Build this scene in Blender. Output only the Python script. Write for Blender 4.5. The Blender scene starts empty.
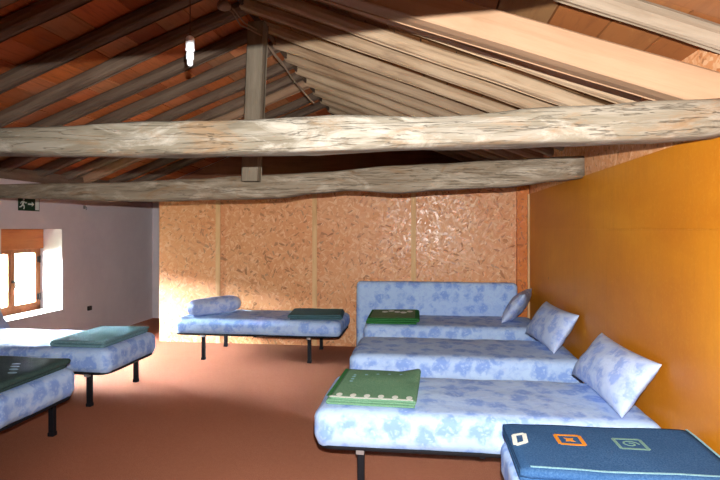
import bpy, bmesh, math, random
from mathutils import Vector, Matrix, noise
random.seed(7)
C = bpy.context.scene.collection
R = math.radians

# ------------------------------------------------------------------ tagging
def tag(o, label=None, cat=None, group=None, kind=None):
    if label: o['label'] = label
    if cat: o['category'] = cat
    if group: o['group'] = group
    if kind: o['kind'] = kind
    return o

def empty(name, loc=(0, 0, 0), rz=0):
    o = bpy.data.objects.new(name, None)
    o.empty_display_size = .1
    C.objects.link(o); o.location = loc; o.rotation_euler = (0, 0, rz)
    return o

def link(name, bm, mat, parent=None, smooth=False, loc=None, rot=None):
    me = bpy.data.meshes.new(name)
    bmesh.ops.recalc_face_normals(bm, faces=bm.faces[:])
    if smooth:
        for f in bm.faces: f.smooth = True
    bm.to_mesh(me); bm.free()
    for m in (mat if isinstance(mat, (list, tuple)) else [mat]): me.materials.append(m)
    o = bpy.data.objects.new(name, me); C.objects.link(o)
    if parent: o.parent = parent
    if loc: o.location = loc
    if rot: o.rotation_euler = rot
    return o

def box(bm, x0, x1, y0, y1, z0, z1, mi=0):
    v = [bm.verts.new(p) for p in ((x0,y0,z0),(x1,y0,z0),(x1,y1,z0),(x0,y1,z0),(x0,y0,z1),(x1,y0,z1),(x1,y1,z1),(x0,y1,z1))]
    for q in ((0,3,2,1),(4,5,6,7),(0,1,5,4),(1,2,6,5),(2,3,7,6),(3,0,4,7)):
        f = bm.faces.new([v[i] for i in q]); f.material_index = mi
    return v

def bev_box(bm, x0, x1, y0, y1, z0, z1, r=.005, seg=2, mi=0):
    t = bmesh.new(); box(t, x0, x1, y0, y1, z0, z1)
    bmesh.ops.bevel(t, geom=t.edges[:], offset=r, segments=seg, affect='EDGES', profile=.5)
    for f in t.faces: f.material_index = mi
    me = bpy.data.meshes.new('t'); t.to_mesh(me); t.free(); bm.from_mesh(me); bpy.data.meshes.remove(me)

def tube(bm, pts, r, n=8, closed=False):
    pts = [Vector(p) for p in pts]; N = len(pts); rings = []
    prev = None
    for i, p in enumerate(pts):
        a = pts[(i - 1) % N] if (closed or i > 0) else p
        b = pts[(i + 1) % N] if (closed or i < N - 1) else p
        t = (b - a).normalized()
        if prev is None:
            prev = t.orthogonal().normalized()
        u = (prev - t * prev.dot(t)).normalized(); prev = u
        w = t.cross(u)
        rr = r[i] if isinstance(r, (list, tuple)) else r
        rings.append([bm.verts.new(p + (u * math.cos(2*math.pi*k/n) + w * math.sin(2*math.pi*k/n)) * rr) for k in range(n)])
    for i in range(N if closed else N - 1):
        A, B = rings[i], rings[(i + 1) % N]
        for k in range(n): bm.faces.new((A[k], A[(k+1) % n], B[(k+1) % n], B[k]))
    if not closed:
        bm.faces.new(rings[0][::-1]); bm.faces.new(rings[-1])

def lathe(bm, prof, n=20):
    rings = []
    for r, z in prof:
        rings.append([bm.verts.new((r*math.cos(2*math.pi*k/n), r*math.sin(2*math.pi*k/n), z)) for k in range(n)])
    for A, B in zip(rings, rings[1:]):
        for k in range(n): bm.faces.new((A[k], A[(k+1) % n], B[(k+1) % n], B[k]))
    bm.faces.new(rings[0][::-1]); bm.faces.new(rings[-1])

def nz(x, y, z, s=1.0, seed=0):
    return noise.noise(Vector((x*s + seed*13.7, y*s - seed*7.1, z*s + seed*3.3)))

def round_box(sx, sy, sz, r, n=(24, 12, 6), amp=.004, seed=0, rz=None):
    """soft cushion-like box centred in x, y with its base at z = 0; r = plan radius, rz = edge radius"""
    rz = rz or r
    bm = bmesh.new()
    hx, hy, hz = sx/2, sy/2, sz/2
    vs = {}
    def P(i, j, k):
        key = (i, j, k)
        if key in vs: return vs[key]
        # denser towards the ends
        def e(t): return t + .12*math.sin(2*math.pi*t)*-1 if True else t
        x = (2*e(i/n[0]) - 1)*hx; y = (2*e(j/n[1]) - 1)*hy; z = (2*(k/n[2]) - 1)*hz
        cx = max(-hx+r, min(hx-r, x)); cy = max(-hy+r, min(hy-r, y)); cz = max(-hz+rz, min(hz-rz, z))
        dx, dy, dz = (x-cx)/r, (y-cy)/r, (z-cz)/rz
        # cube -> sphere mapping of the corner offset
        X = dx*math.sqrt(max(0, 1-dy*dy/2-dz*dz/2+dy*dy*dz*dz/3)); Y = dy*math.sqrt(max(0, 1-dx*dx/2-dz*dz/2+dx*dx*dz*dz/3)); Z = dz*math.sqrt(max(0, 1-dx*dx/2-dy*dy/2+dx*dx*dy*dy/3))
        p = Vector((cx+X*r, cy+Y*r, cz+Z*rz))
        w = nz(p.x, p.y, p.z, 4, seed)*amp + nz(p.x, p.y, p.z, 14, seed+1)*amp*.5
        p += p.normalized()*0 + Vector((X, Y, Z)).normalized()*w if (abs(dx)+abs(dy)+abs(dz)) > 0 else Vector((0, 0, w))
        v = bm.verts.new((p.x, p.y, p.z + hz)); vs[key] = v; return v
    N = n
    for i in range(N[0]):
        for j in range(N[1]):
            for k in (0, N[2]): bm.faces.new((P(i,j,k), P(i+1,j,k), P(i+1,j+1,k), P(i,j+1,k)))
    for i in range(N[0]):
        for k in range(N[2]):
            for j in (0, N[1]): bm.faces.new((P(i,j,k), P(i+1,j,k), P(i+1,j,k+1), P(i,j,k+1)))
    for j in range(N[1]):
        for k in range(N[2]):
            for i in (0, N[0]): bm.faces.new((P(i,j,k), P(i,j+1,k), P(i,j+1,k+1), P(i,j,k+1)))
    return bm

# ------------------------------------------------------------------ materials
class NT:
    def __init__(s, name, rough=.8, spec=.3):
        s.m = bpy.data.materials.new(name); s.m.use_nodes = True
        s.t = s.m.node_tree; s.b = s.t.nodes['Principled BSDF']
        s.b.inputs['Roughness'].default_value = rough
        s.b.inputs['Specular IOR Level'].default_value = spec
        s.tc = s.n('ShaderNodeTexCoord').outputs['Object']
    def n(s, k, **kw):
        x = s.t.nodes.new(k)
        for a, v in kw.items(): setattr(x, a, v)
        return x
    def put(s, sock, v):
        if isinstance(v, bpy.types.NodeSocket): s.t.links.new(v, sock)
        else: sock.default_value = v
    def map(s, scale=(1,1,1), loc=(0,0,0), rot=(0,0,0), src=None):
        x = s.n('ShaderNodeMapping'); s.t.links.new(src or s.tc, x.inputs[0])
        x.inputs['Scale'].default_value = scale; x.inputs['Location'].default_value = loc; x.inputs['Rotation'].default_value = rot
        return x.outputs[0]
    def noise(s, scale, vec=None, detail=4, rough=.55, dist=0):
        x = s.n('ShaderNodeTexNoise'); s.put(x.inputs['Vector'], vec or s.tc)
        x.inputs['Scale'].default_value = scale; x.inputs['Detail'].default_value = detail
        x.inputs['Roughness'].default_value = rough; x.inputs['Distortion'].default_value = dist
        return x.outputs[0]
    def vor(s, scale, vec=None, rnd=1, feature='F1', out='Distance'):
        x = s.n('ShaderNodeTexVoronoi', feature=feature); s.put(x.inputs['Vector'], vec or s.tc)
        x.inputs['Scale'].default_value = scale; x.inputs['Randomness'].default_value = rnd
        return x.outputs[out]
    def ramp(s, f, stops, interp='LINEAR'):
        x = s.n('ShaderNodeValToRGB'); s.put(x.inputs[0], f); e = x.color_ramp.elements
        x.color_ramp.interpolation = interp
        while len(e) < len(stops): e.new(.5)
        for q, (p, c) in zip(e, stops):
            q.position = p; q.color = (c, c, c, 1) if isinstance(c, (int, float)) else (*c, 1)
        return x.outputs[0]
    def mix(s, f, a, b, mode='MIX'):
        x = s.n('ShaderNodeMix', data_type='RGBA', blend_type=mode)
        s.put(x.inputs[0], f)
        for i, v in ((6, a), (7, b)): s.put(x.inputs[i], (*v, 1) if isinstance(v, tuple) else v)
        return x.outputs[2]
    def math(s, op, a, b=0.0, c=0.0):
        x = s.n('ShaderNodeMath', operation=op)
        s.put(x.inputs[0], a); s.put(x.inputs[1], b); s.put(x.inputs[2], c)
        return x.outputs[0]
    def xyz(s, src=None):
        x = s.n('ShaderNodeSeparateXYZ'); s.t.links.new(src or s.tc, x.inputs[0]); return x.outputs
    def col(s, c): s.put(s.b.inputs['Base Color'], (*c, 1) if isinstance(c, tuple) else c); return s
    def bump(s, h, dist=.003, strength=.6):
        x = s.n('ShaderNodeBump'); s.put(x.inputs['Height'], h)
        x.inputs['Distance'].default_value = dist; x.inputs['Strength'].default_value = strength
        s.t.links.new(x.outputs[0], s.b.inputs['Normal']); return s

def flat(name, c, rough=.6, spec=.3, metal=0):
    t = NT(name, rough, spec); t.col(c); t.b.inputs['Metallic'].default_value = metal; return t.m

def wood(name, base, light, dark, rough=.75, knots=True, gr=1.0, tint=None, axis=0, patch=False):
    t = NT(name, rough, .25)
    info = t.n('ShaderNodeObjectInfo').outputs['Random']
    off = t.n('ShaderNodeCombineXYZ'); t.put(off.inputs[0], t.math('MULTIPLY', info, 37.0)); t.put(off.inputs[1], t.math('MULTIPLY', info, 11.0))
    va = t.n('ShaderNodeVectorMath', operation='ADD'); t.t.links.new(t.tc, va.inputs[0]); t.t.links.new(off.outputs[0], va.inputs[1])
    sc = [7*gr, 7*gr, 7*gr]; sc[axis] = .9*gr
    v = t.map(tuple(sc), src=va.outputs[0])
    n1 = t.noise(2.2, v, 6, .62, .6)
    n2 = t.noise(1.3, va.outputs[0], 4, .6, .3)
    sc2 = [40*gr, 40*gr, 40*gr]; sc2[axis] = 1.6*gr
    n3 = t.noise(2.0, t.map(tuple(sc2), src=va.outputs[0]), 3, .6)
    c = t.ramp(n1, [(.28, dark), (.47, base), (.68, light)])
    c = t.mix(t.ramp(n2, [(.35, 0.0), (.7, .75)]), c, light if tint is None else tint)
    c = t.mix(t.ramp(n3, [(.28, .3), (.42, 0.0)]), c, dark)
    c = t.mix(t.math('MULTIPLY', t.math('FRACT', t.math('MULTIPLY', info, 7.3)), .42 if axis == 0 else .1), c, dark)
    if knots:
        k = t.vor(1.0, t.map(tuple(1.6 if i == axis else 6 for i in range(3)), src=va.outputs[0]))
        c = t.mix(t.ramp(k, [(.04, .8), (.12, 0.0)]), c, dark)
    bh = t.math('ADD', t.math('MULTIPLY', n1, .8), t.math('MULTIPLY', n3, .4))
    if patch:
        p1 = t.noise(5, t.map(tuple(.45 if i == axis else 1.3 for i in range(3)), src=va.outputs[0]), 9, .72, 1.2)
        c = t.mix(t.ramp(p1, [(.50, 0.0), (.62, .6)]), c, tuple(min(1, v*1.12) for v in light))
        p2 = t.noise(3.2, t.map(tuple(.5 if i == axis else 1.5 for i in range(3)), (7, 3, 1), src=va.outputs[0]), 9, .72, 1.4)
        c = t.mix(t.ramp(p2, [(.52, 0.0), (.64, .6)]), c, (.22,.12,.05))
        ck = t.noise(2.4, t.map(tuple(.55 if i == axis else 11 for i in range(3)), (1, 9, 4), src=va.outputs[0]), 5, .6, .8)
        line = t.ramp(ck, [(.488, 0.0), (.5, .5), (.512, 0.0)])
        c = t.mix(line, c, tuple(v*.8 for v in dark)); bh = t.math('ADD', t.math('SUBTRACT', bh, line), t.math('MULTIPLY', p1, .8))
    t.col(c)
    t.bump(bh, .008 if patch else .006, .8)
    return t.m

M = {}
M['old_beam'] = wood('old_beam_wood', (.215,.185,.135), (.38,.35,.295), (.10,.08,.055), .8, tint=(.28,.245,.18), patch=True)
M['gable_boards'] = wood('gable_board_wood', (.20,.075,.035), (.28,.12,.06), (.09,.03,.015), .85)
M['rafter_r_dimmed'] = wood('dimmed_near_rafter_wood', (.27,.215,.155), (.35,.29,.22), (.13,.085,.05), .8, knots=False)  # rafter wood with its colour darkened to offset strong flash on the nearest rafters
M['brown_beam'] = wood('brown_beam_wood', (.27,.215,.15), (.42,.37,.29), (.11,.08,.05), .8, tint=(.31,.26,.185), patch=True)
M['rafter_l'] = wood('grey_rafter_wood', (.145,.095,.065), (.23,.165,.115), (.05,.03,.02), .85, knots=False)
M['rafter_r'] = wood('pale_rafter_wood', (.50,.345,.205), (.62,.475,.32), (.17,.09,.045), .75, knots=False, gr=.8)
M['new_timber'] = wood('planed_pine', (.345,.21,.125), (.41,.26,.16), (.26,.15,.08), .7, knots=False, gr=.6)
M['post'] = wood('post_wood', (.165,.135,.095), (.24,.20,.145), (.075,.055,.035), .85, knots=False, axis=2)
M['batten'] = wood('batten_pine', (.74,.46,.22), (.82,.56,.3), (.5,.27,.11), .7, axis=2)
M['joinery'] = wood('window_joinery', (.33,.12,.045), (.42,.17,.07), (.16,.05,.02), .5, knots=False, axis=2)
M['shutter'] = wood('shutter_box_wood', (.42,.12,.03), (.5,.17,.05), (.22,.05,.015), .5, knots=False, axis=1)

def boards_mat():
    t = NT('roof_boards', .85, .15)
    a = t.n('ShaderNodeVertexColor', layer_name='tone').outputs[0]
    n1 = t.noise(3.0, t.map((14, 1.2, 14)), 4, .6)
    n2 = t.noise(1.7, None, 3)
    c = t.mix(t.ramp(n1, [(.3, .4), (.5, 0.0)]), a, (.16,.055,.02))
    c = t.mix(t.ramp(n2, [(.5, 0.0), (.75, .35)]), c, (.26,.19,.13))
    t.col(c); t.bump(n1, .002, .5); return t.m
M['boards'] = boards_mat()

def osb(name, base, light, dark, rough=.38):
    t = NT(name, rough, .5)
    cs = []
    for k, (rot, s) in enumerate((((0,.35,0),1.0), ((0,-.5,0),1.15), ((0,1.2,0),.9), ((0,-1.0,0),1.1))):
        v = t.map((48*s, 30, 13*s), (0,0,0), src=t.map((1,1,1), (k*3.1, k*1.7, k*5.3), rot))
        cs.append((t.vor(1.0, v, 1, out='Color'), t.vor(1.0, v, 1)))
    def g(c):
        x = t.n('ShaderNodeSeparateColor'); t.t.links.new(c, x.inputs[0]); return x.outputs
    sel = g(t.vor(22, None, 1, out='Color'))
    v01 = t.mix(t.math('GREATER_THAN', sel[0], .5), cs[0][0], cs[1][0])
    v23 = t.mix(t.math('GREATER_THAN', sel[1], .5), cs[2][0], cs[3][0])
    f = g(t.mix(t.math('GREATER_THAN', sel[2], .5), v01, v23))
    c = t.ramp(f[0], [(0.0, dark), (.12, base), (.6, base), (1.0, light)])
    big = t.noise(1.4, None, 3)
    c = t.mix(t.ramp(big, [(.35, 0.0), (.7, .3)]), c, light)
    c = t.mix(t.ramp(f[1], [(.93, 0.0), (.96, .55)]), c, (.22,.07,.02))
    t.col(c); t.put(t.b.inputs['Roughness'], t.ramp(f[2], [(0.0, rough-.1), (1.0, rough+.3)]))
    t.bump(f[1], .0012, .6); return t.m
M['osb'] = osb('osb_board', (.72,.305,.12), (.86,.52,.29), (.52,.18,.055))
M['osb_dark'] = osb('deep_orange_osb', (.62,.155,.012), (.70,.22,.03), (.42,.08,.006))  # deeper, redder orange than the wall OSB, for the corner strip

def ply_mat():
    t = NT('varnished_plywood', .42, .22)
    n1 = t.noise(1.1, t.map((1, .55, 1.6)), 4, .55, .5)
    n2 = t.noise(5, t.map((1, 2.4, .5)), 5, .6, 1.5)
    n3 = t.noise(60, None, 2)
    c = t.ramp(n1, [(.3, (.50,.160,.007)), (.5, (.57,.20,.009)), (.72, (.64,.25,.014))])
    c = t.mix(t.ramp(n2, [(.45, 0.0), (.75, .4)]), c, (.45,.15,.008))
    c = t.mix(t.ramp(n3, [(.5, 0.0), (.8, .12)]), c, (.8,.45,.08))
    k = t.vor(1.7); c = t.mix(t.ramp(k, [(.012, .8), (.03, 0.0)]), c, (.12,.03,.003))
    t.col(c); return t.m
M['ply'] = ply_mat()

def plaster():
    t = NT('mauve_plaster', .9, .2)
    n1 = t.noise(1.6, None, 5, .6); n2 = t.noise(9, None, 4, .6)
    c = t.ramp(n1, [(.3, (.72,.65,.68)), (.7, (.82,.75,.77))])
    t.col(t.mix(t.ramp(n2, [(.4, 0.0), (.8, .25)]), c, (.86,.80,.80)))
    t.bump(t.math('ADD', n1, t.math('MULTIPLY', n2, .3)), .02, .5); return t.m
M['plaster'] = plaster()

def carpet():
    t = NT('red_brown_carpet', .95, .1)
    n1 = t.noise(180, None, 3, .7); n2 = t.noise(1.5, None, 4, .6); n3 = t.noise(35, None, 3)
    c = t.ramp(n1, [(.3, (.27,.090,.048)), (.55, (.42,.165,.095)), (.75, (.56,.265,.17))])
    c = t.mix(t.ramp(n2, [(.35, 0.0), (.7, .3)]), c, (.34,.12,.06))
    c = t.mix(t.ramp(n3, [(.4, 0.0), (.8, .3)]), c, (.50,.21,.115))
    t.col(c); t.bump(n1, .006, .8); return t.m
M['carpet'] = carpet()

def sheet(name, base=(.42,.585,.89), flower=(.20,.34,.77), veil=(.52,.70,.94), sc=7.2):
    t = NT(name, .8, .15)
    dn = t.n('ShaderNodeTexNoise'); dn.inputs['Scale'].default_value = 16; dn.inputs['Detail'].default_value = 3
    t.t.links.new(t.tc, dn.inputs['Vector'])
    mixv = t.n('ShaderNodeVectorMath', operation='MULTIPLY_ADD')
    t.t.links.new(dn.outputs['Color'], mixv.inputs[0]); mixv.inputs[1].default_value = (.11,.11,.11); t.t.links.new(t.tc, mixv.inputs[2])
    d = t.vor(sc, mixv.outputs[0], .55)
    fl = t.ramp(d, [(.34, 1.0), (.56, 0.0)])
    pet = t.ramp(t.vor(34, mixv.outputs[0]), [(.15, .2), (.5, .85)])
    f = t.math('MULTIPLY', fl, pet)
    lv = t.ramp(t.noise(22, mixv.outputs[0], 3, .6), [(.52, 0.0), (.6, .45)])
    c = t.mix(t.ramp(t.noise(3), [(.4, 0.0), (.7, .6)]), base, veil)
    c = t.mix(lv, c, tuple((a*1.2+b)/2.2 for a, b in zip(base, flower)))
    c = t.mix(f, c, flower)
    t.col(c); t.bump(t.noise(6, None, 4, .6, .8), .02, .4); return t.m
M['sheet'] = sheet('blue_flowered_sheet')
M['pillow'] = sheet('blue_flowered_pillowcase', (.47,.58,.84), (.27,.38,.76), (.60,.70,.92), 9)

def wool(name, c1, c2):
    t = NT(name, .95, .05)
    n = t.noise(140, None, 3, .7); n2 = t.noise(6, None, 3)
    c = t.mix(t.ramp(n, [(.35, 0.0), (.7, 1.0)]), c1, c2)
    t.col(t.mix(t.ramp(n2, [(.4, 0.0), (.7, .3)]), c, c1)); t.bump(n, .004, .6); return t
M['wool_teal'] = wool('dark_teal_wool', (.04,.10,.12), (.10,.19,.22)).m
M['wool_soft'] = wool('soft_teal_wool', (.09,.20,.24), (.22,.37,.42)).m
M['wool_blue'] = wool('denim_blue_wool', (.022,.070,.175), (.06,.135,.27)).m
M['wool_green'] = wool('green_wool', (.02,.13,.035), (.06,.24,.08)).m
M['wool_grey_green'] = wool('faded_green_wool', (.10,.19,.09), (.24,.33,.18)).m
M['wool_pale'] = wool('pale_teal_wool', (.20,.42,.50), (.34,.58,.66)).m
M['wool_black'] = wool('dark_green_wool', (.03,.065,.065), (.08,.13,.12)).m
M['white_cloth'] = wool('white_weave', (.65,.72,.66), (.85,.9,.85)).m
M['orange_cloth'] = wool('orange_weave', (.62,.22,.02), (.75,.32,.05)).m
M['sage_cloth'] = wool('sage_weave', (.14,.28,.25), (.22,.38,.32)).m
M['black_metal'] = flat('black_metal', (.006,.006,.009), .6, .2)
M['steel'] = flat('worn_steel', (.45,.46,.48), .4, .5, .8)
M['white_plastic'] = flat('white_plastic', (.8,.82,.85), .4, .4)
M['bulb'] = flat('milky_glass', (.88,.93,.97), .25, .5)
M['grey_plastic'] = flat('grey_plastic', (.25,.22,.2), .6)
M['cord'] = flat('brown_cord', (.12,.05,.025), .7)
M['cable'] = flat('pale_cable', (.30,.22,.15), .7)
M['porcelain'] = flat('brown_porcelain', (.33,.2,.12), .35, .5)
M['sign_green'] = flat('sign_green', (.004,.045,.022), .45, .4)
M['sign_white'] = flat('sign_white', (.75,.85,.8), .5)
M['dark'] = flat('dark_iron', (.02,.018,.016), .5)
M['outside'] = flat('dark_grass', (.06,.075,.04), .95)

def glass_mat():
    m = bpy.data.materials.new('window_glass'); m.use_nodes = True; t = m.node_tree; t.nodes.clear()
    o = t.nodes.new('ShaderNodeOutputMaterial'); a = t.nodes.new('ShaderNodeBsdfTransparent'); g = t.nodes.new('ShaderNodeBsdfGlossy')
    g.inputs['Roughness'].default_value = .02; a.inputs[0].default_value = (.95,.97,.98,1)
    lw = t.nodes.new('ShaderNodeLayerWeight'); lw.inputs[0].default_value = .5
    pw = t.nodes.new('ShaderNodeMath'); pw.operation = 'POWER'; pw.inputs[1].default_value = 5; t.links.new(lw.outputs['Facing'], pw.inputs[0])
    f = t.nodes.new('ShaderNodeMath'); f.operation = 'MULTIPLY_ADD'; f.inputs[1].default_value = .8; f.inputs[2].default_value = .03; t.links.new(pw.outputs[0], f.inputs[0])
    x = t.nodes.new('ShaderNodeMixShader'); t.links.new(f.outputs[0], x.inputs[0]); t.links.new(a.outputs[0], x.inputs[1]); t.links.new(g.outputs[0], x.inputs[2]); t.links.new(x.outputs[0], o.inputs[0])
    return m
M['glass'] = glass_mat()

# ------------------------------------------------------------------ room dimensions
XL, XR, YB, YF, YN = -4.57, 1.24, 6.70, 8.43, -1.8     # left wall, right wall, OSB wall, far wall, wall behind the viewer
RX, RZ, SL = -1.46, 3.27, .39
def roof(x): return RZ - SL*abs(x - RX)
ANG = math.atan(SL)
TOP = .106                                              # rafters' depth; boards lie on them

# floor
bm = bmesh.new(); box(bm, XL-.05, XR+.05, YN-.05, YF+.05, -.1, 0)
tag(link('floor', bm, M['carpet']), kind='structure')

# left wall with the window opening
WY0, WY1, WZ0, WZ1 = 5.22, 6.19, .47, 1.50
bm = bmesh.new(); T = .42
zt = roof(XL) + .02
box(bm, XL-T, XL, YN, WY0, 0, zt); box(bm, XL-T, XL, WY1, YF, 0, zt)
box(bm, XL-T, XL, WY0, WY1, 0, WZ0); box(bm, XL-T, XL, WY0, WY1, WZ1, zt)
bmesh.ops.remove_doubles(bm, verts=bm.verts[:], dist=1e-4)
tag(link('wall_left', bm, M['plaster']), kind='structure')

def gable(name, y0, y1, mat):
    bm = bmesh.new(); z = TOP + .12
    P = [(XL-.3, 0), (XR+.06, 0), (XR+.06, roof(XR)+z), (RX, RZ+z), (XL-.3, roof(XL-.3)+z)]
    a = [bm.verts.new((x, y0, zz)) for x, zz in P]; b = [bm.verts.new((x, y1, zz)) for x, zz in P]
    bm.faces.new(a); bm.faces.new(b[::-1])
    for i in range(5): bm.faces.new((a[i], a[(i+1) % 5], b[(i+1) % 5], b[i]))
    return tag(link(name, bm, mat), kind='structure')
o = gable('wall_far', YF, YF+.3, M['plaster'])
bm = bmesh.new()
P = [(XL+.02, 2.03), (XR, 2.03), (XR, roof(XR)+.11), (RX, RZ+.11), (XL+.02, roof(XL)+.11)]
a = [bm.verts.new((x, YF-.03, z)) for x, z in P]; b = [bm.verts.new((x, YF-.002, z)) for x, z in P]
bm.faces.new(a); bm.faces.new(b[::-1])
for i in range(5): bm.faces.new((a[i], a[(i+1) % 5], b[(i+1) % 5], b[i]))
tag(link('trim_6', bm, M['gable_boards']), kind='structure')
gable('wall_front', YN-.3, YN, M['plaster'])

# right wall: plywood sheets in front of OSB
bm = bmesh.new()
box(bm, XR+.012, XR+.06, YN, YF, 0, roof(XR)+TOP+.01, 1)
ys = [YN, -1.04, 1.40, 3.845, 6.60]
for a, b in zip(ys, ys[1:]):
    for z0, z1 in ((0.0, 1.4985), (1.4995, 1.92)):
        box(bm, XR, XR+.012, a+.0006, b-.0006, z0, z1, 0)
tag(link('wall_right', bm, [M['ply'], M['osb']]), kind='structure')

# OSB partition at the back
bm = bmesh.new(); ex = [-3.54, -2.62, -1.37, -.12, 1.22]
for a, b in zip(ex, ex[1:]): box(bm, a+.0008, b-.0008, YB, YB+.03, 0, 2.04)
tag(link('wall_back', bm, M['osb']), kind='structure')
for i, x in enumerate((-2.715, -1.42, -.155)):
    bm = bmesh.new(); bev_box(bm, x-.03, x+.03, YB-.022, YB, 0, 2.03, .003)
    tag(link('trim_%d' % (i+1), bm, M['batten']), kind='structure')
bm = bmesh.new(); box(bm, 1.10, XR, 6.625, YB, 0, 2.03)
tag(link('trim_4', bm, M['osb_dark']), kind='structure')
bm = bmesh.new(); bev_box(bm, XR-.022, XR, 6.585, 6.622, 0, 1.92, .003)
tag(link('trim_5', bm, M['batten']), kind='structure')

# ------------------------------------------------------------------ roof: rafters and boards
LY = [-1.3, -.82, -.35, .12, .58, 1.05, 1.52, 1.98, 2.42, 2.80, 3.23, 3.77, 4.24, 4.71, 5.18, 5.72, 6.20, 6.55, 7.12, 7.60, 8.10]
RY = [-1.2, -.75, -.3, .15, .6, 1.05, 1.50, 1.95, 2.38, 3.38, 3.80, 4.18, 4.63, 5.08, 5.50, 5.95, 6.42, 6.9, 7.4, 7.95]
def slope_boards(side, YS, col1):
    """boards laid from rafter to rafter, each lane with its own joints"""
    bm = bmesh.new(); lay = bm.loops.layers.color.new('tone')
    x_end = XL - .25 if side < 0 else XR + .05
    run = abs(x_end - RX) / math.cos(ANG)
    lanes = [YN] + [y - .06 for y in YS] + [YF]
    for y0, y1 in zip(lanes, lanes[1:]):
        s = -random.uniform(0, .2)
        while s < run:
            w = random.uniform(.20, .32)
            a, b = max(0, s), min(run, s + w)
            if b > a + .02:
                c = random.choice(col1); k = random.uniform(.86, 1.08)
                off = random.uniform(0, .006)
                n0 = len(bm.faces)
                q = []
                for (ss, yy, zz) in ((a+.005,y0+.003,0),(b-.005,y0+.003,0),(b-.005,y1-.003,0),(a+.005,y1-.003,0)):
                    for h in (0, .022):
                        x = RX + side*ss*math.cos(ANG); z = RZ + TOP/math.cos(ANG) - ss*math.sin(ANG) + h + off
                        q.append(bm.verts.new((x, yy, z)))
                lo, hi = q[0::2], q[1::2]
                fs = [bm.faces.new(lo), bm.faces.new(hi[::-1])] + [bm.faces.new((lo[i], lo[(i+1) % 4], hi[(i+1) % 4], hi[i])) for i in range(4)]
                for f in fs:
                    for l in f.loops: l[lay] = (*[min(1, v*k) for v in c], 1)
            s += w
    # underlay above the boards, seen as dark joints
    z = TOP/math.cos(ANG) + .03
    p = [(RX, RZ+z), (RX + side*run*math.cos(ANG), RZ+z-run*math.sin(ANG))]
    v = [bm.verts.new((x, y, zz + h)) for (x, zz) in p for y in (YN-.1, YF+.1) for h in (0, .05)]
    for q in ((0,2,6,4),(1,5,7,3),(0,4,5,1),(2,3,7,6),(0,1,3,2),(4,6,7,5)):
        f = bm.faces.new([v[i] for i in q])
        for l in f.loops: l[lay] = (.05,.03,.02,1)
    return bm
TER = [(.80,.44,.22), (.80,.46,.27), (.84,.50,.31), (.78,.43,.25), (.84,.53,.34), (.70,.38,.22), (.74,.49,.32)]
PAL = [(.60,.38,.21), (.66,.45,.27), (.56,.34,.18), (.56,.41,.26)]
tag(link('ceiling', slope_boards(-1, LY, TER), M['boards']), kind='structure').name = 'ceiling'
tag(link('ceiling', slope_boards(1, RY, PAL), M['boards']), kind='structure')

def timber(L, w, h, seed=0, amp=.006, n=26, bow=0.0, h2=None, r=.012):
    """a rough squared timber along +X; y in -w/2..w/2, z in 0..h"""
    bm = bmesh.new(); rings = []
    for i in range(n+1):
        t = i/n; x = L*t; hh = h + ((h2 or h) - h)*t
        zb = bow*math.sin(math.pi*t) + amp*1.2*nz(x, seed, 0, 1.1, seed); yb = amp*1.5*nz(x, 3, seed, 1.0, seed+5)
        ring = []
        for (a, b) in ((-1,0),(-1,.5),(-1,1),(0,1),(1,1),(1,.5),(1,0),(0,0)):
            corner = a != 0 and b in (0, 1)
            if corner:
                for da, db in (((0, r), (r, 0)) if (a*(b-.5)) > 0 else ((r, 0), (0, r))):
                    y = a*(w/2 - da); z = (db if b == 0 else hh - db)
                    ring.append((y, z))
            else: ring.append((a*w/2, b*hh))
        ring = [(y + yb + amp*nz(x, y*9, z*9, 2.3, seed), z + zb*(1 if bow or True else 0) + amp*nz(x, z*9, y*9, 2.1, seed+2)) for y, z in ring]
        rings.append([bm.verts.new((x, y, z)) for y, z in ring])
    m = len(rings[0])
    for A, B in zip(rings, rings[1:]):
        for k in range(m): bm.faces.new((A[k], A[(k+1) % m], B[(k+1) % m], B[k]))
    bm.faces.new(rings[0][::-1]); bm.faces.new(rings[-1])
    return bm

ORD = ['nearest','second','third','fourth','fifth','sixth','seventh','eighth','ninth','tenth','eleventh','twelfth','thirteenth','fourteenth','fifteenth','sixteenth']
def rafter(side, y_far, w, h, mat, seed, label, group):
    """roof rafter whose far lower edge lies at y_far"""
    bm = timber((abs((XL+.02 if side < 0 else XR) - RX) + .02)/math.cos(ANG), w, h, seed, .007)
    o = link('rafter', bm, mat)
    for f in o.data.polygons: f.use_smooth = False
    o.location = (RX - side*.02, y_far - w/2, RZ + .02*SL)
    o.rotation_euler = (0, ANG, 0) if side > 0 else (0, ANG, math.pi)
    return tag(o, label, 'rafter', group)
iv = 0
for k, y in enumerate(LY):
    if y < 1.9 or y > 8: continue
    if abs(y-6.55) < .01:
        rafter(-1, y, .11, .125, M['new_timber'], k, 'pale new rafter on the left roof slope, rising just past the hanging post', 'rafters of the left roof slope')
    else:
        rafter(-1, y, random.uniform(.095, .115), .095, M['rafter_l'], k, 'dark grey rafter under terracotta boards, %s from the front on the left roof slope' % ORD[iv], 'rafters of the left roof slope')
        iv += 1
iv = 0
for k, y in enumerate(RY):
    if y < 1.9 or y > 8: continue
    rafter(1, y, random.uniform(.065, .10), .088, M['rafter_r_dimmed'] if y < 3 else M['rafter_r'], 40+k, 'pale timeworn rafter, %s from the front on the right roof slope' % ORD[iv], 'rafters of the right roof slope')
    iv += 1

# ridge board
bm = timber(YF-YN, .03, .07, 77, .004); o = link('ridge_board', bm, M['rafter_l'], loc=(RX, YN, RZ+.015), rot=(0, 0, math.pi/2))
tag(o, 'dark ridge board along the top where both roof slopes meet', 'ridge board')

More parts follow.
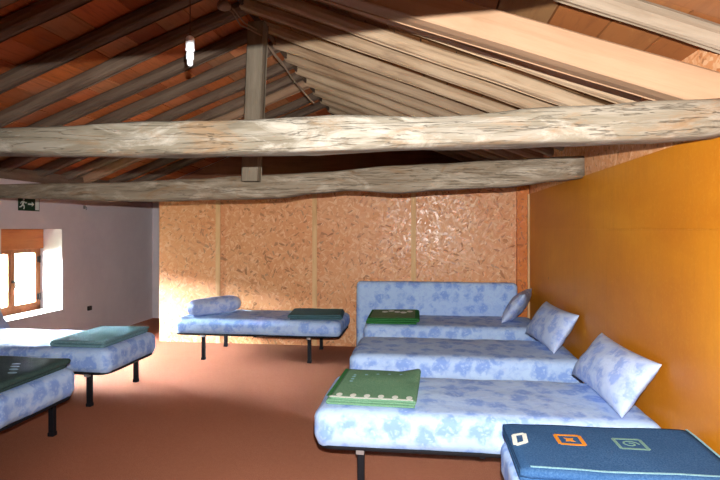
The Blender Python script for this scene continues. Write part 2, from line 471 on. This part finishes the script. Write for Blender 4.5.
# principal rafters of the near truss (planed pine)
for side in (1, -1):
    a = math.atan(.355); L = (abs((XR+.05 if side > 0 else XL+.1) - RX) - .03)/math.cos(a)
    bm = timber(L, .14, .115, 60+side, .002, h2=.155, r=.006)
    z0 = 2.955 if side > 0 else 2.94
    o = link('principal_rafter', bm, M['new_timber'], loc=(RX + side*.03, 2.50, z0), rot=(0, a, 0 if side > 0 else math.pi))
    tag(o, 'thick planed pine roof timber sloping down to the right end of the near tie beam' if side > 0 else 'thick planed pine roof timber sloping down to the left eave', 'roof timber')

# wall plate on the left wall
bm = timber(YF-YN, .16, .13, 31, .01); o = link('wall_plate', bm, M['rafter_l'], loc=(XL+.04, YN, zt-.03), rot=(0, 0, math.pi/2))
tag(o, 'brown squared wall plate lying on top of the left plaster wall', 'wall plate')

# ------------------------------------------------------------------ tie beams from measured outlines
def tie_beam(name, x0, x1, y, depth, bot, top, mat, label, seed, n=70, amp=.010):
    def interp(tab, x):
        if x <= tab[0][0]: return tab[0][1]
        for (a, p), (b, q) in zip(tab, tab[1:]):
            if x <= b:
                t = (x-a)/(b-a); t = t*t*(3-2*t); return p + (q-p)*t
        return tab[-1][1]
    bm = bmesh.new(); rings = []; K = 20
    for i in range(n+1):
        x = x0 + (x1-x0)*i/n; zb, zt_ = interp(bot, x), interp(top, x); zc, hz, hy = (zb+zt_)/2, (zt_-zb)/2, depth/2
        ring = []
        for k in range(K):
            a = 2*math.pi*(k+.5)/K; c, s_ = math.cos(a), math.sin(a); e = .36
            yy = hy*math.copysign(abs(c)**e, c); zz = hz*math.copysign(abs(s_)**e, s_)
            yy += amp*1.3*nz(x, yy*5, zz*5, 2.2, seed) + amp*.5*nz(x, yy*9, zz*9, 7, seed+3)
            zz += amp*nz(x, zz*6, yy*6, 2.0, seed+1) + amp*.4*nz(x, yy*9, zz*9, 8, seed+4)
            ring.append(bm.verts.new((x, y+depth/2+yy, zc+zz)))
        rings.append(ring)
    for A, B in zip(rings, rings[1:]):
        for k in range(K): bm.faces.new((A[k], A[(k+1) % K], B[(k+1) % K], B[k]))
    bm.faces.new(rings[0][::-1]); bm.faces.new(rings[-1])
    return tag(link(name, bm, mat, smooth=True), label, 'beam')
th = math.atan(66/530); S_, C_ = math.sin(th), math.cos(th)
def prof(pts, y):
    out = []
    for u, v in pts:
        a = (u-360)/530; X, Y, Z = -S_ + a*C_, C_ + a*S_, (229-v)/530
        D = y/Y; out.append((X*D, 1.5 + Z*D))
    return out
b1 = prof([(0,157),(100,159),(200,158),(280,156.5),(350,154),(440,151.5),(500,149),(560,147),(640,144),(720,139)], 2.5)
t1 = prof([(0,126),(60,125),(120,121),(200,119),(260,117.5),(340,115.5),(420,115),(480,112),(530,107),(560,104.5),(600,104),(650,98.5),(720,97)], 2.36)
b1 = [(XL-.1, b1[0][1]-.01)] + b1; t1 = [(XL-.1, t1[0][1]-.02)] + t1
tie_beam('tie_beam', XL-.08, XR+.015, 2.35, .17, b1, t1, M['old_beam'], 'near rough grey tie beam spanning the whole room, passing in front of the post', 3)
b2 = prof([(0,198),(50,199.5),(100,201),(160,202),(200,200.5),(233,200.5),(277,199),(317,194),(350,191.5),(400,193.5),(440,190.5),(500,188),(560,181.5),(579,179)], 4.52)
t2 = prof([(0,184),(50,183),(100,182.5),(200,178),(233,175.5),(277,174),(317,171.5),(400,165),(440,163),(500,160),(579,155.5)], 4.41)
b2 = [(XL-.1, b2[0][1])] + b2; t2 = [(XL-.1, t2[0][1]-.03)] + t2
tie_beam('tie_beam', XL-.08, XR+.014, 4.4, .15, b2, t2, M['brown_beam'], 'farther wavy tie beam above the OSB wall, carrying the foot of the post', 9, amp=.007)
# the beam the photographer stands behind, just over the picture's upper edge
tie_beam('tie_beam', XL-.08, XR+.015, .33, .17, [(XL,1.66),(-.44,1.755),(-.166,1.769),(-.02,1.781),(.07,1.785),(.16,1.793),(XR,1.84)],
         [(XL,1.90),(-.4,1.98),(XR,2.03)], M['old_beam'], 'nearest tie beam, above and just in front of the viewpoint', 15, amp=.004)

# hanging king post
bm = timber(1.33, .135, .14, 21, .004, r=.008)
o = link('king_post', bm, M['post']); o.data.transform(Matrix.Rotation(-math.pi/2, 4, 'Y'))
for v in o.data.vertices:
    v.co.x += .07 + .062*(v.co.z/1.33)
o.location = (-1.465, 4.33, 1.90)
tag(o, 'grey vertical hanging post between the ridge and the farther tie beam', 'post')
bm = bmesh.new(); bev_box(bm, -.04, .02, -.015, .03, -.03, .02, .006)
tag(link('wooden_peg', bm, M['rafter_r'], loc=(-1.512, 4.375, 2.03)), 'small pale wooden peg sticking out left of the foot of the post', 'peg')

# ------------------------------------------------------------------ window
wx = XL - .30
def window():
    y0, y1, z0, z1 = WY0+.0, WY1+.0, WZ0+.02, WZ1
    root = empty('window_1', (wx, 0, 0)); tag(root, kind='structure')
    bm = bmesh.new(); f = .045
    for (a, b, c, d) in ((y0,y1,z0,z0+f),(y0,y1,z1-f,z1),(y0,y0+f,z0,z1),(y1-f,y1,z0,z1)): box(bm, -.06, 0, a, b, c, d)
    link('window_frame', bm, M['joinery'], root)
    ym = (y0+y1)/2
    zt2 = z1 - .24
    for a, b in ((y0+f, ym), (ym, y1-f)):
        s = .055; bm = bmesh.new()
        for (p, q, c, d) in ((a,b,z0+f,z0+f+s),(a,b,zt2-s,zt2),(a,a+s,z0+f+s,zt2-s),(b-s,b,z0+f+s,zt2-s)): bev_box(bm, -.045, .012, p+.001, q-.001, c, d, .004)
        sash = link('sash', bm, M['joinery'], root)
        bm = bmesh.new(); box(bm, -.022, -.016, a+s-.01, b-s+.01, z0+f+s-.01, zt2-s+.01)
        link('pane', bm, M['glass'], sash)
        if b > ym + .1:
            for zz in (z0+.16, zt2-.14):
                bm = bmesh.new(); tube(bm, [(.022, b+.008, zz-.045), (.022, b+.008, zz+.045)], .011, 10); box(bm, .010, .014, b-.03, b+.03, zz-.035, zz+.035)
                link('hinge', bm, M['dark'], sash)
            bm = bmesh.new(); lathe(bm, [(.018, 0), (.018, .012), (.009, .016), (.009, .04)], 14)
            for v in bm.verts: v.co = Vector((v.co.z + .012, v.co.y + a + .012, v.co.x + (z0+zt2)/2))
            tube(bm, [(.05, a+.012, (z0+zt2)/2), (.055, a+.012, (z0+zt2)/2-.05), (.05, a+.012, (z0+zt2)/2-.09)], .008, 8)
            link('window_handle', bm, M['dark'], sash)
    bm = bmesh.new(); bev_box(bm, -.06, .05, y0+.0, y1-.005, z1-.245, z1-.002, .005)
    link('shutter_box', bm, M['shutter'], root)
    bm = bmesh.new(); bev_box(bm, -.02, .30, y0+.003, y1-.003, WZ0+.001, WZ0+.018, .004)
    link('window_sill', bm, flat('sill_plaster', (.75,.73,.7), .7), root)
window()
# ground outside
BLOCKER_H = 17.0  # height of the added rise that keeps low daylight out of the window
bm = bmesh.new(); box(bm, -30, XL-T-.02, -15, 30, -2.7, -2.6)
tag(link('ground', bm, M['outside']), kind='structure')
# made-up rise added to block low daylight, seen only as glare through the panes
bm = bmesh.new(); g = {}
for i in range(41):
    for j in range(9):
        y = -160 + 8*i; t = j/8; g[i, j] = bm.verts.new((-30 - 60*t, y, -2.7 + (BLOCKER_H + 3*nz(y, 0, 0, .03, 2))*math.sin(t*math.pi/2) + .5*nz(y, j*9, 0, .2, 4)))
for i in range(40):
    for j in range(8): bm.faces.new((g[i,j], g[i+1,j], g[i+1,j+1], g[i,j+1]))
tag(link('daylight_blocker', bm, M['outside'], smooth=True), kind='structure')

# ------------------------------------------------------------------ beds
def rrect(x0, x1, y0, y1, z, r, seg=5):
    pts = []
    for cx, cy, a0 in ((x1-r,y1-r,0),(x0+r,y1-r,90),(x0+r,y0+r,180),(x1-r,y0+r,270)):
        for i in range(seg+1):
            a = R(a0 + 90*i/seg); pts.append((cx+r*math.cos(a), cy+r*math.sin(a), z))
    return pts
def bed(cx, cy, L, W, rz, label, seed, leg_in=.26, zb=.29, th_=.2, group='single beds of the dormitory', legs_y=.06):
    root = empty('single_bed', (cx, cy, 0), rz); tag(root, label, 'bed', group)
    bm = bmesh.new(); tube(bm, rrect(-L/2+.02, L/2-.02, -W/2+.02, W/2-.02, zb-.002, .10), .011, 8, True)
    for x in (-L/2+leg_in, 0, L/2-leg_in): box(bm, x-.015, x+.015, -W/2+.02, W/2-.02, zb-.022, zb-.004)
    for k in range(13):
        x = -L/2+.12 + (L-.24)*k/12; box(bm, x-.028, x+.028, -W/2+.02, W/2-.02, zb-.002, zb+.006)
    link('bed_frame', bm, M['black_metal'], root)
    for sx in (-1, 1):
        for sy in (-1, 1):
            x, y = sx*(L/2-leg_in), sy*(W/2-legs_y)
            bm = bmesh.new(); bev_box(bm, x-.019, x+.019, y-.019, y+.019, .012, zb-.01, .003)
            leg = link('leg', bm, M['black_metal'], root)
            bm = bmesh.new(); bev_box(bm, x-.023, x+.023, y-.023, y+.023, 0, .03, .004)
            link('foot_cap', bm, M['black_metal'], leg)
            if sy < 0:
                bm = bmesh.new(); box(bm, x-.022, x+.022, y-.05, y-.018, zb-.03, zb-.008); tag(link('bracket', bm, M['steel'], leg), 'grey steel bracket')
    bm = round_box(L, W, th_, .085, (44, 22, 8), .006, seed, rz=.055)
    # slack of the fitted sheet: lower hem waves, top sags slightly
    for v in bm.verts:
        v.co.z += zb + .004
        if v.co.z < zb + .03: v.co.z -= .016 + .010*nz(v.co.x, v.co.y, 0, 3.5, seed)
    link('mattress', bm, M['sheet'], root, smooth=True)
    return root
bed(.30, 3.28, 1.86, .80, 0, 'flower-sheeted bed on the right carrying the folded green dotted blanket', 1, leg_in=.27)
bed(.295, 4.60, 1.83, .80, 0, 'flower-sheeted bed in the middle of the right-hand row, bare but for a pillow', 2)
bed(.27, 5.92, 1.86, .78, 0, 'flower-sheeted bed at the back right, in front of the upright mattress', 3)
bed(.785, 1.73, 1.90, .86, math.pi/2, 'bed at the bottom right corner under the blue patterned blanket', 4)
bed(-1.915, 6.16, 1.96, .80, 0, 'pale blue bed standing alone along the OSB wall', 5, leg_in=.36, zb=.30, th_=.17)
bed(-3.575, 4.53, 1.90, .84, 0, 'bed standing across below the window, bright in the daylight', 6, leg_in=.20)
bed(-3.47, 3.215, 1.90, .77, 0, 'bed at the left picture edge, in front of the window bed', 7, leg_in=.17)

# upright mattress against the OSB wall
bm = round_box(1.93, .17, .86, .06, (44, 6, 20), .006, 8, rz=.05)
for v in bm.verts: v.co.x *= 1
o = link('mattress', bm, M['sheet'], smooth=True, loc=(.115, 6.475, .0)); o.rotation_euler = (R(-3.0), 0, 0)
tag(o, 'blue flowered mattress standing on its long side against the OSB wall', 'mattress')

# ------------------------------------------------------------------ pillows
def pillow_mesh(a, b, t, seed, n=26):
    bm = bmesh.new(); g = {}
    for s in (1, -1):
        for i in range(n+1):
            for j in range(n+1):
                u, v = 2*i/n-1, 2*j/n-1
                u, v = math.sin(u*math.pi/2), math.sin(v*math.pi/2)
                if (i in (0, n) or j in (0, n)) and s == -1: g[(i,j,-1)] = g[(i,j,1)]; continue
                x = a*u*(1 - .09*(1-v*v)*abs(u)); y = b*v*(1 - .08*(1-u*u)*abs(v))
                z = s*t*(max(0, (1-u**4)*(1-v**4)))**.55*(.72+.28*(1-u*u)*(1-v*v))
                w = (1-u**4)*(1-v**4)
                z += w*(.014*nz(u, v, s, 2.2, seed) + .006*nz(u, v, s, 6, seed+3))
                g[(i,j,s)] = bm.verts.new((x, y, z))
    for s in (1, -1):
        for i in range(n):
            for j in range(n):
                q = [g[(i,j,s)], g[(i+1,j,s)], g[(i+1,j+1,s)], g[(i,j+1,s)]]
                bm.faces.new(q if s > 0 else q[::-1])
    return bm
def pillow(loc, rot, a, b, t, label, seed):
    # local x = the short way (up the wall), local y = the long way
    o = link('pillow', pillow_mesh(a, b, t, seed), M['pillow'], smooth=True, loc=loc, rot=rot)
    return tag(o, label, 'pillow', 'flowered pillows')
pillow((1.105, 3.36, .650), (0, R(-55), R(2)), .175, .43, .095, 'large flowered pillow leaning on the orange wall on the bed with the dotted blanket', 1)
pillow((1.08, 4.83, .655), (0, R(-57), R(5)), .185, .42, .09, 'flowered pillow leaning on the orange wall on the middle right bed', 2)
pillow((1.00, 6.02, .66), (0, R(-53), R(-17)), .20, .32, .08, 'smallest-looking flowered pillow, in the corner beside the upright mattress', 3)
pillow((-4.36, 4.64, .645), (0, R(62), 0), .19, .36, .065, 'pillow at the left picture edge below the window', 4)
# rolled pillow on the bed by the OSB wall
def rolled():
    bm = bmesh.new(); n, m, L = 26, 22, .66; rings = []
    for i in range(n+1):
        t = i/n; x = (t-.5)*L; r = .108*(1-abs(2*t-1)**6)**.5*(1+.06*nz(x*3, 0, 0, 2, 4)) if 0 < t < 1 else .012
        rings.append([bm.verts.new((x, r*1.15*math.cos(2*math.pi*k/m)*(1+.07*nz(x, k, 1, 3, 2)), r*.92*math.sin(2*math.pi*k/m) + .005*nz(x*8, k*.7, 3, 1.5, 5))) for k in range(m)])
    for A, B in zip(rings, rings[1:]):
        for k in range(m): bm.faces.new((A[k], A[(k+1) % m], B[(k+1) % m], B[k]))
    bm.faces.new(rings[0][::-1]); bm.faces.new(rings[-1])
    return tag(link('pillow', bm, M['pillow'], smooth=True, loc=(-2.52, 6.10, .582), rot=(0, R(-2), R(45))), 'pillow rolled up at the left end of the bed by the OSB wall', 'pillow', 'flowered pillows')
rolled()

# ------------------------------------------------------------------ folded blankets
def blanket(name, w, d, layers, t, mat, label, loc, rz=0, seed=0, open_side=1, gap=.002, sag=.004, nx=30, ny=22, slump=None):
    """a blanket folded in a zigzag: folds at x = +-w/2, extruded in y; returns its root and height function"""
    bm = bmesh.new(); path = []                      # centre line of the zigzag in (x, z)
    pitch = t + gap
    for k in range(layers):
        s = 1 if (k % 2 == 0) == (open_side > 0) else -1
        ww = w/2 - .012 - .006*((k*7+seed) % 3)
        xs = [(-s*ww + s*2*ww*i/nx) for i in range(nx+1)]
        z = t/2 + k*pitch
        path += [(x, z, k) for x in xs]
        if k < layers-1:
            for a in (-45, 0, 45):
                path.append((s*(ww + pitch/2*math.cos(R(a))*1.2), z + pitch/2 + pitch/2*math.sin(R(a)), k+.5))
    N = len(path); up, dn = [], []
    H = layers*pitch
    def wob(x, y, k):
        e = nz(x*1.0, y*1.0, 0, 3.2, seed)*sag*k + nz(x, y, k, 9, seed+2)*sag*.35
        if slump: e += slump(x, y)*k/layers
        return e
    for i, (x, z, k) in enumerate(path):
        a = path[max(0, i-1)]; b = path[min(N-1, i+1)]
        tx, tz = b[0]-a[0], b[1]-a[1]; l = math.hypot(tx, tz) or 1
        nx_, nz_ = -tz/l, tx/l
        ru, rd = [], []
        for j in range(ny+1):
            y = -d/2 + d*j/ny; edge = .007*nz(x*.6, 5, k*.7, 3, seed+9)*(1 if j in (0, ny) else 0)
            rr = t/2*(.55 if j in (0, ny) else 1.0)
            dz = wob(x, y, k)
            ru.append(bm.verts.new((x+nx_*rr, y+edge, z+nz_*rr+dz)))
            rd.append(bm.verts.new((x-nx_*rr, y+edge, z-nz_*rr+dz)))
        up.append(ru); dn.append(rd)
    for i in range(N-1):
        for j in range(ny):
            bm.faces.new((up[i][j], up[i+1][j], up[i+1][j+1], up[i][j+1]))
            bm.faces.new((dn[i][j], dn[i][j+1], dn[i+1][j+1], dn[i+1][j]))
        for j in (0, ny): bm.faces.new((up[i][j], dn[i][j], dn[i+1][j], up[i+1][j]))
    for i in (0, N-1):
        for j in range(ny): bm.faces.new((up[i][j], up[i][j+1], dn[i][j+1], dn[i][j]))
    o = link(name, bm, mat, smooth=True, loc=loc, rot=(0, 0, rz))
    tag(o, label, 'blanket', 'folded blankets on the beds')
    top = lambda x, y: (layers-1)*pitch + t + wob(x, y, layers-1)
    return o, top

def patch(parent, name, pts, top, mat, lift=.0015, label=None, n=5):
    """woven motif lying on the blanket's top: polygon(s) of (x, y) with thickness .8 mm"""
    if len(pts) > 1 and len(pts[0]) > 4:
        for q in pts: patch(parent, name, [q], top, mat, lift, label, n)
        return
    bm = bmesh.new()
    for poly in pts:
        lo = [bm.verts.new((x, y, top(x, y)+.0004)) for x, y in poly]; hi = [bm.verts.new((x, y, top(x, y)+lift)) for x, y in poly]
        bm.faces.new(hi); bm.faces.new(lo[::-1])
        for i in range(len(poly)): bm.faces.new((lo[i], lo[(i+1) % len(poly)], hi[(i+1) % len(poly)], hi[i]))
    o = link(name, bm, mat, parent); 
    if label: o['label'] = label
    return o
def strip(x0, y0, x1, y1, w, n=6):
    L = math.hypot(x1-x0, y1-y0); ux, uy = (x1-x0)/L, (y1-y0)/L; out = []
    for i in range(n):
        a, b = i/n*L, (i+1)/n*L
        out.append([(x0+ux*a-uy*w/2, y0+uy*a+ux*w/2), (x0+ux*a+uy*w/2, y0+uy*a-ux*w/2), (x0+ux*b+uy*w/2, y0+uy*b-ux*w/2), (x0+ux*b-uy*w/2, y0+uy*b+ux*w/2)])
    return out
def disc(x, y, r, ry=None, n=14): return [(x+r*math.cos(2*math.pi*k/n), y+(ry or r)*math.sin(2*math.pi*k/n)) for k in range(n)]

# green dotted blanket, front bed on the right
M['wool_mid'] = wool('sage_green_wool', (.10,.24,.14), (.22,.38,.25)).m
def sl(x, y): return .05*max(0, (x-.12)/.14)*max(0, (y-.05)/.3) + .012*math.exp(-((x-.02)**2+(y-.12)**2)/.02)
g, top = blanket('folded_blanket', .52, .63, 3, .013, M['wool_mid'], 'green folded blanket with a row of white dots on the front right bed', (-.30, 3.295, .496), R(-2), 3, open_side=-1, slump=sl)
patch(g, 'dot_row', [disc(-.19+.081*k, -.262, .018, .030) for k in range(6)], top, M['white_cloth'], label='row of six white woven dots')
patch(g, 'pale_stripe', strip(-.24, -.303, .24, -.303, .020, 14), top, M['white_cloth'], label='pale stripe along the near edge')
patch(g, 'faint_dots', [disc(-.17+.075*k, .16+.01*k, .010, .012) for k in range(5)] + [disc(-.17, .02+.05*k, .012, .01) for k in range(3)], top, M['wool_pale'], label='pale woven dots')
patch(g, 'green_border', strip(-.247, -.30, -.247, .30, .022, 14), top, M['wool_green'], label='bright green border')

# blanket on the back right bed
g, top = blanket('folded_blanket', .56, .66, 3, .019, M['wool_green'], 'small green folded blanket with a brownish top on the back right bed', (-.36, 5.90, .497), R(1), 5, open_side=-1)
patch(g, 'brown_green_panel', [[(x, y), (x+.1, y), (x+.1, y+.1), (x, y+.1)] for x in (-.24,-.14,-.04,.06,.14) for y in (-.28,-.18,-.08,.02,.12,.2)], top, M['wool_grey_green'], label='faded brownish green panel')
patch(g, 'pale_motif', [disc(-.10+.07*k, .12+.05*math.sin(k*1.7), .035, .05) for k in range(5)], lambda x, y: top(x, y)+.0016, M['white_cloth'], label='pale woven figures')

# dark teal blanket on the OSB-wall bed
blanket('folded_blanket', .62, .52, 3, .017, M['wool_teal'], 'dark teal folded blanket at the right end of the bed by the OSB wall', (-1.26, 6.10, .478), R(6), 8, open_side=1)
# dark blanket on the window bed
g, top = blanket('folded_blanket', .50, .74, 2, .026, M['wool_soft'], 'teal blanket folded double at the foot of the bed below the window', (-2.92, 4.51, .498), 0, 11, open_side=-1)
# dark blanket on the left-edge bed
g, top = blanket('folded_blanket', .60, .66, 3, .022, M['wool_black'], 'dark green grey folded blanket on the bed at the left picture edge', (-2.86, 3.22, .497), R(0), 14, open_side=-1)
patch(g, 'pale_motif', [disc(.05+.05*k, .12-.07*k, .03, .02) for k in range(4)] + [disc(-.15+.05*k, .15-.09*k, .03, .02) for k in range(4)], top, M['wool_pale'], label='pale woven figures')

# blue blanket, bottom right
g, top = blanket('folded_blanket', .51, .84, 3, .020, M['wool_blue'], 'blue folded blanket with orange and sage square motifs in the bottom right corner', (.79, 2.40, .497), math.pi/2, 17, open_side=1)
# local x = world y, local y = -world x
def W(x, y): return (y-2.40, -(x-.79))
def sq(cx, cy, s, w):
    out = []
    for (a, b, c, d) in ((-s,-s,s,-s),(s,-s,s,s),(s,s,-s,s),(-s,s,-s,-s)):
        x0, y0 = W(cx+a, cy+b); x1, y1 = W(cx+c, cy+d); out += strip(x0, y0, x1, y1, w, 3)
    return out
patch(g, 'orange_square', sq(.635, 2.46, .052, .017), top, M['orange_cloth'], label='orange woven square outline')
patch(g, 'orange_star', [[W(.635+.030*math.cos(a)*(1 if k % 2 else .45), 2.46+.030*math.sin(a)*(1 if k % 2 else .45)) for k, a in enumerate([i*math.pi/4 for i in range(8)])]], top, M['orange_cloth'], label='orange woven star')
patch(g, 'sage_square', sq(.885, 2.44, .056, .014), top, M['sage_cloth'], label='sage woven square outline')
patch(g, 'sage_spiral', [[W(.885+r*math.cos(a), 2.44+r*math.sin(a)), W(.885+r*math.cos(a+.6), 2.44+r*math.sin(a+.6)), W(.885+(r-.008)*math.cos(a+.6), 2.44+(r-.008)*math.sin(a+.6)), W(.885+(r-.008)*math.cos(a), 2.44+(r-.008)*math.sin(a))] for i in range(14) for a, r in [(i*.6, .040-.002*i)]], top, M['sage_cloth'], label='sage woven spiral')
def quad(pts, w):
    out = []
    for (a, b), (c, d) in zip(pts, pts[1:]+pts[:1]):
        x0, y0 = W(a, b); x1, y1 = W(c, d); out += strip(x0, y0, x1, y1, w, 3)
    return out
patch(g, 'white_figure', quad([(.385,2.36),(.395,2.475),(.445,2.50),(.435,2.40)], .020), top, M['white_cloth'], label='white woven outline near the left edge')

patch(g, 'pale_binding', strip(-.238, .38, -.238, -.41, .012, 18) + strip(-.22, -.413, .24, -.413, .010, 12), top, M['wool_pale'], label='pale blue bound edge')

# ------------------------------------------------------------------ small fixtures
# hanging lamp
root = empty('pendant_lamp', (-1.136, 2.45, 2.427)); tag(root, 'bare white lamp hanging on a thin brown cord from the ridge', 'lamp')
root.scale = (.83,)*3; zc = (roof(-1.136) + .09 - 2.427)/.83
bm = bmesh.new(); tube(bm, [(0,0,0), (.001,0,.2), (-.002,0,.4), (-.02,.01,zc)], .0035, 6); link('cord', bm, M['cord'], root)
bm = bmesh.new(); lathe(bm, [(.010,.012),(.020,.006),(.0245,-.004),(.0245,-.062),(.027,-.064),(.027,-.075),(.022,-.08)]); link('lamp_holder', bm, M['white_plastic'], root)
bm = bmesh.new(); lathe(bm, [(.018,-.079),(.022,-.09),(.022,-.125),(.017,-.13),(.0165,-.155),(.012,-.163),(.003,-.166)]); link('bulb', bm, M['bulb'], root, smooth=True)

# porcelain knob with cables at the ridge
root = empty('cable_insulator', (-1.555, 3.95, 3.20)); tag(root, 'round brown cable insulator with twisted wires up beside the ridge', 'insulator')
bm = bmesh.new(); lathe(bm, [(.02,.08),(.035,.06),(.05,.05),(.055,.03),(.05,.01),(.03,0)]); link('insulator_body', bm, M['porcelain'], root, smooth=True)
bm = bmesh.new(); tube(bm, [(0,0,.02), (.05,.05,0), (.10,.10,-.09), (.16,.16,-.10), (.23,.22,-.13)], .007, 6); tube(bm, [(0,0,.03), (.06,.02,.02), (.13,.1,-.07), (.2,.2,-.09)], .006, 6); link('wire', bm, M['cable'], root)
def hang(name, pts, r, label):
    bm = bmesh.new(); P = [Vector(p) for p in pts]; out = []
    for a, b in zip(P, P[1:]):
        for i in range(6):
            t = i/6; p = a.lerp(b, t); p.z -= .03*math.sin(math.pi*t)*(a-b).length; p.x += .004*nz(p.x, p.y, p.z, 20); out.append(p)
    out.append(P[-1]); tube(bm, out, r, 6); return tag(link(name, bm, M['cable']), label, 'cable')
hang('cable', [(-1.41,4.42,3.18), (-1.37,4.95,3.10), (-1.31,5.45,2.98), (-1.20,5.62,2.86)], .008, 'brown cable sagging from the top of the post to the right')
hang('cable', [(-1.40,4.43,3.15), (-1.345,4.95,3.05), (-1.28,5.45,2.96)], .005, 'thin pale wire running beside the thicker cable behind the post')

# emergency exit sign on the left wall (flat plate facing +x)
root = empty('exit_sign', (XL+.002, 5.62, 1.79)); tag(root, 'dark green emergency exit sign with a running figure on the plaster wall', 'sign')
bm = bmesh.new(); bev_box(bm, 0, .006, -.165, .165, -.08, .08, .001, 1); link('plate', bm, M['sign_green'], root)
bm = bmesh.new()   # y grows to the right in the picture
def pl(pts):
    a = [bm.verts.new((.0065, y, z)) for y, z in pts]; b = [bm.verts.new((.0078, y, z)) for y, z in pts]
    bm.faces.new(b); bm.faces.new(a[::-1])
    for i in range(len(pts)): bm.faces.new((a[i], a[(i+1) % len(pts)], b[(i+1) % len(pts)], b[i]))
def ln(y0, z0, y1, z1, w):
    L = math.hypot(y1-y0, z1-z0); u, v = (y1-y0)/L*w/2, (z1-z0)/L*w/2; pl([(y0-v, z0+u), (y0+v, z0-u), (y1+v, z1-u), (y1-v, z1+u)])
pl([(-.085+.014*math.cos(i*.6), .052+.014*math.sin(i*.6)) for i in range(10)])
ln(-.085,.035,-.10,-.01,.026); ln(-.10,-.01,-.075,-.032,.017); ln(-.075,-.032,-.085,-.062,.014); ln(-.10,-.01,-.125,-.035,.017); ln(-.125,-.035,-.15,-.04,.014)
ln(-.088,.03,-.12,.02,.012); ln(-.12,.02,-.132,-.002,.011); ln(-.085,.03,-.058,.008,.012); ln(-.058,.008,-.04,.015,.011)
ln(-.02,-.002,.045,-.002,.018); pl([(.04,.026),(.04,-.03),(.075,-.002)])
link('running_figure', bm, M['sign_white'], root)
bm = bmesh.new(); pl([(.095,-.068),(.155,-.068),(.155,.068),(.095,.068)]); tag(link('door_symbol', bm, M['sign_white'], root), 'pale door rectangle')
# hook on the wall right of the sign
bm = bmesh.new(); bev_box(bm, 0, .012, -.02, .02, -.03, .02, .003); tube(bm, [(.012,0,0), (.035,0,-.004), (.04,0,-.03), (.03,0,-.045)], .006, 8)
tag(link('wall_hook', bm, M['grey_plastic'], loc=(XL+.001, 6.62, 1.80)), 'small grey hook on the plaster wall to the right of the exit sign', 'hook')
bm = bmesh.new(); bev_box(bm, 0, .03, -.035, .035, -.03, .03, .006); 
tag(link('wall_socket', bm, M['dark'], loc=(XL+.001, 6.72, .42)), 'small dark socket low on the plaster wall behind the window bed', 'socket')

# ------------------------------------------------------------------ light
w = bpy.data.worlds.new('sky'); bpy.context.scene.world = w; w.use_nodes = True
bg = w.node_tree.nodes['Background']; bg.inputs[0].default_value = (.86,.93,1,1); bg.inputs[1].default_value = 520.0
pt = bpy.data.lights.new('window_daylight', 'AREA'); pt.shape = 'RECTANGLE'; pt.size = WZ1-WZ0; pt.size_y = WY1-WY0
pt.cycles.is_portal = True
po = bpy.data.objects.new('window_daylight', pt); C.objects.link(po); po.location = (XL-T-.03, (WY0+WY1)/2, (WZ0+WZ1)/2); po.rotation_euler = (0, math.pi/2, 0)
fl = bpy.data.lights.new('camera_flash', 'SPOT'); fl.energy = 760; fl.spot_size = R(120); fl.spot_blend = .8; fl.shadow_soft_size = .003; fl.color = (1, .985, .96)
fo = bpy.data.objects.new('camera_flash', fl); C.objects.link(fo); fo.location = (.02, .0, 1.62); fo.rotation_euler = (R(88), 0, R(-3))

# ------------------------------------------------------------------ camera
cd = bpy.data.cameras.new('camera'); cam = bpy.data.objects.new('camera', cd); C.objects.link(cam)
cam.location = (0, 0, 1.5); cam.rotation_euler = (R(90), 0, th)
cd.sensor_width = 36; cd.lens = 530/720*36; cd.shift_y = -11/720*1.0; cd.clip_start = .02
sc = bpy.context.scene; sc.camera = cam
sc.view_settings.view_transform = 'Standard'; sc.view_settings.look = 'None'; sc.view_settings.gamma = 1; sc.view_settings.use_curve_mapping = False
sc.view_settings.exposure = 0.18
sc.cycles.use_denoising = True
sc.cycles.max_bounces = 8; sc.cycles.diffuse_bounces = 5
sc.cycles.sample_clamp_indirect = 6
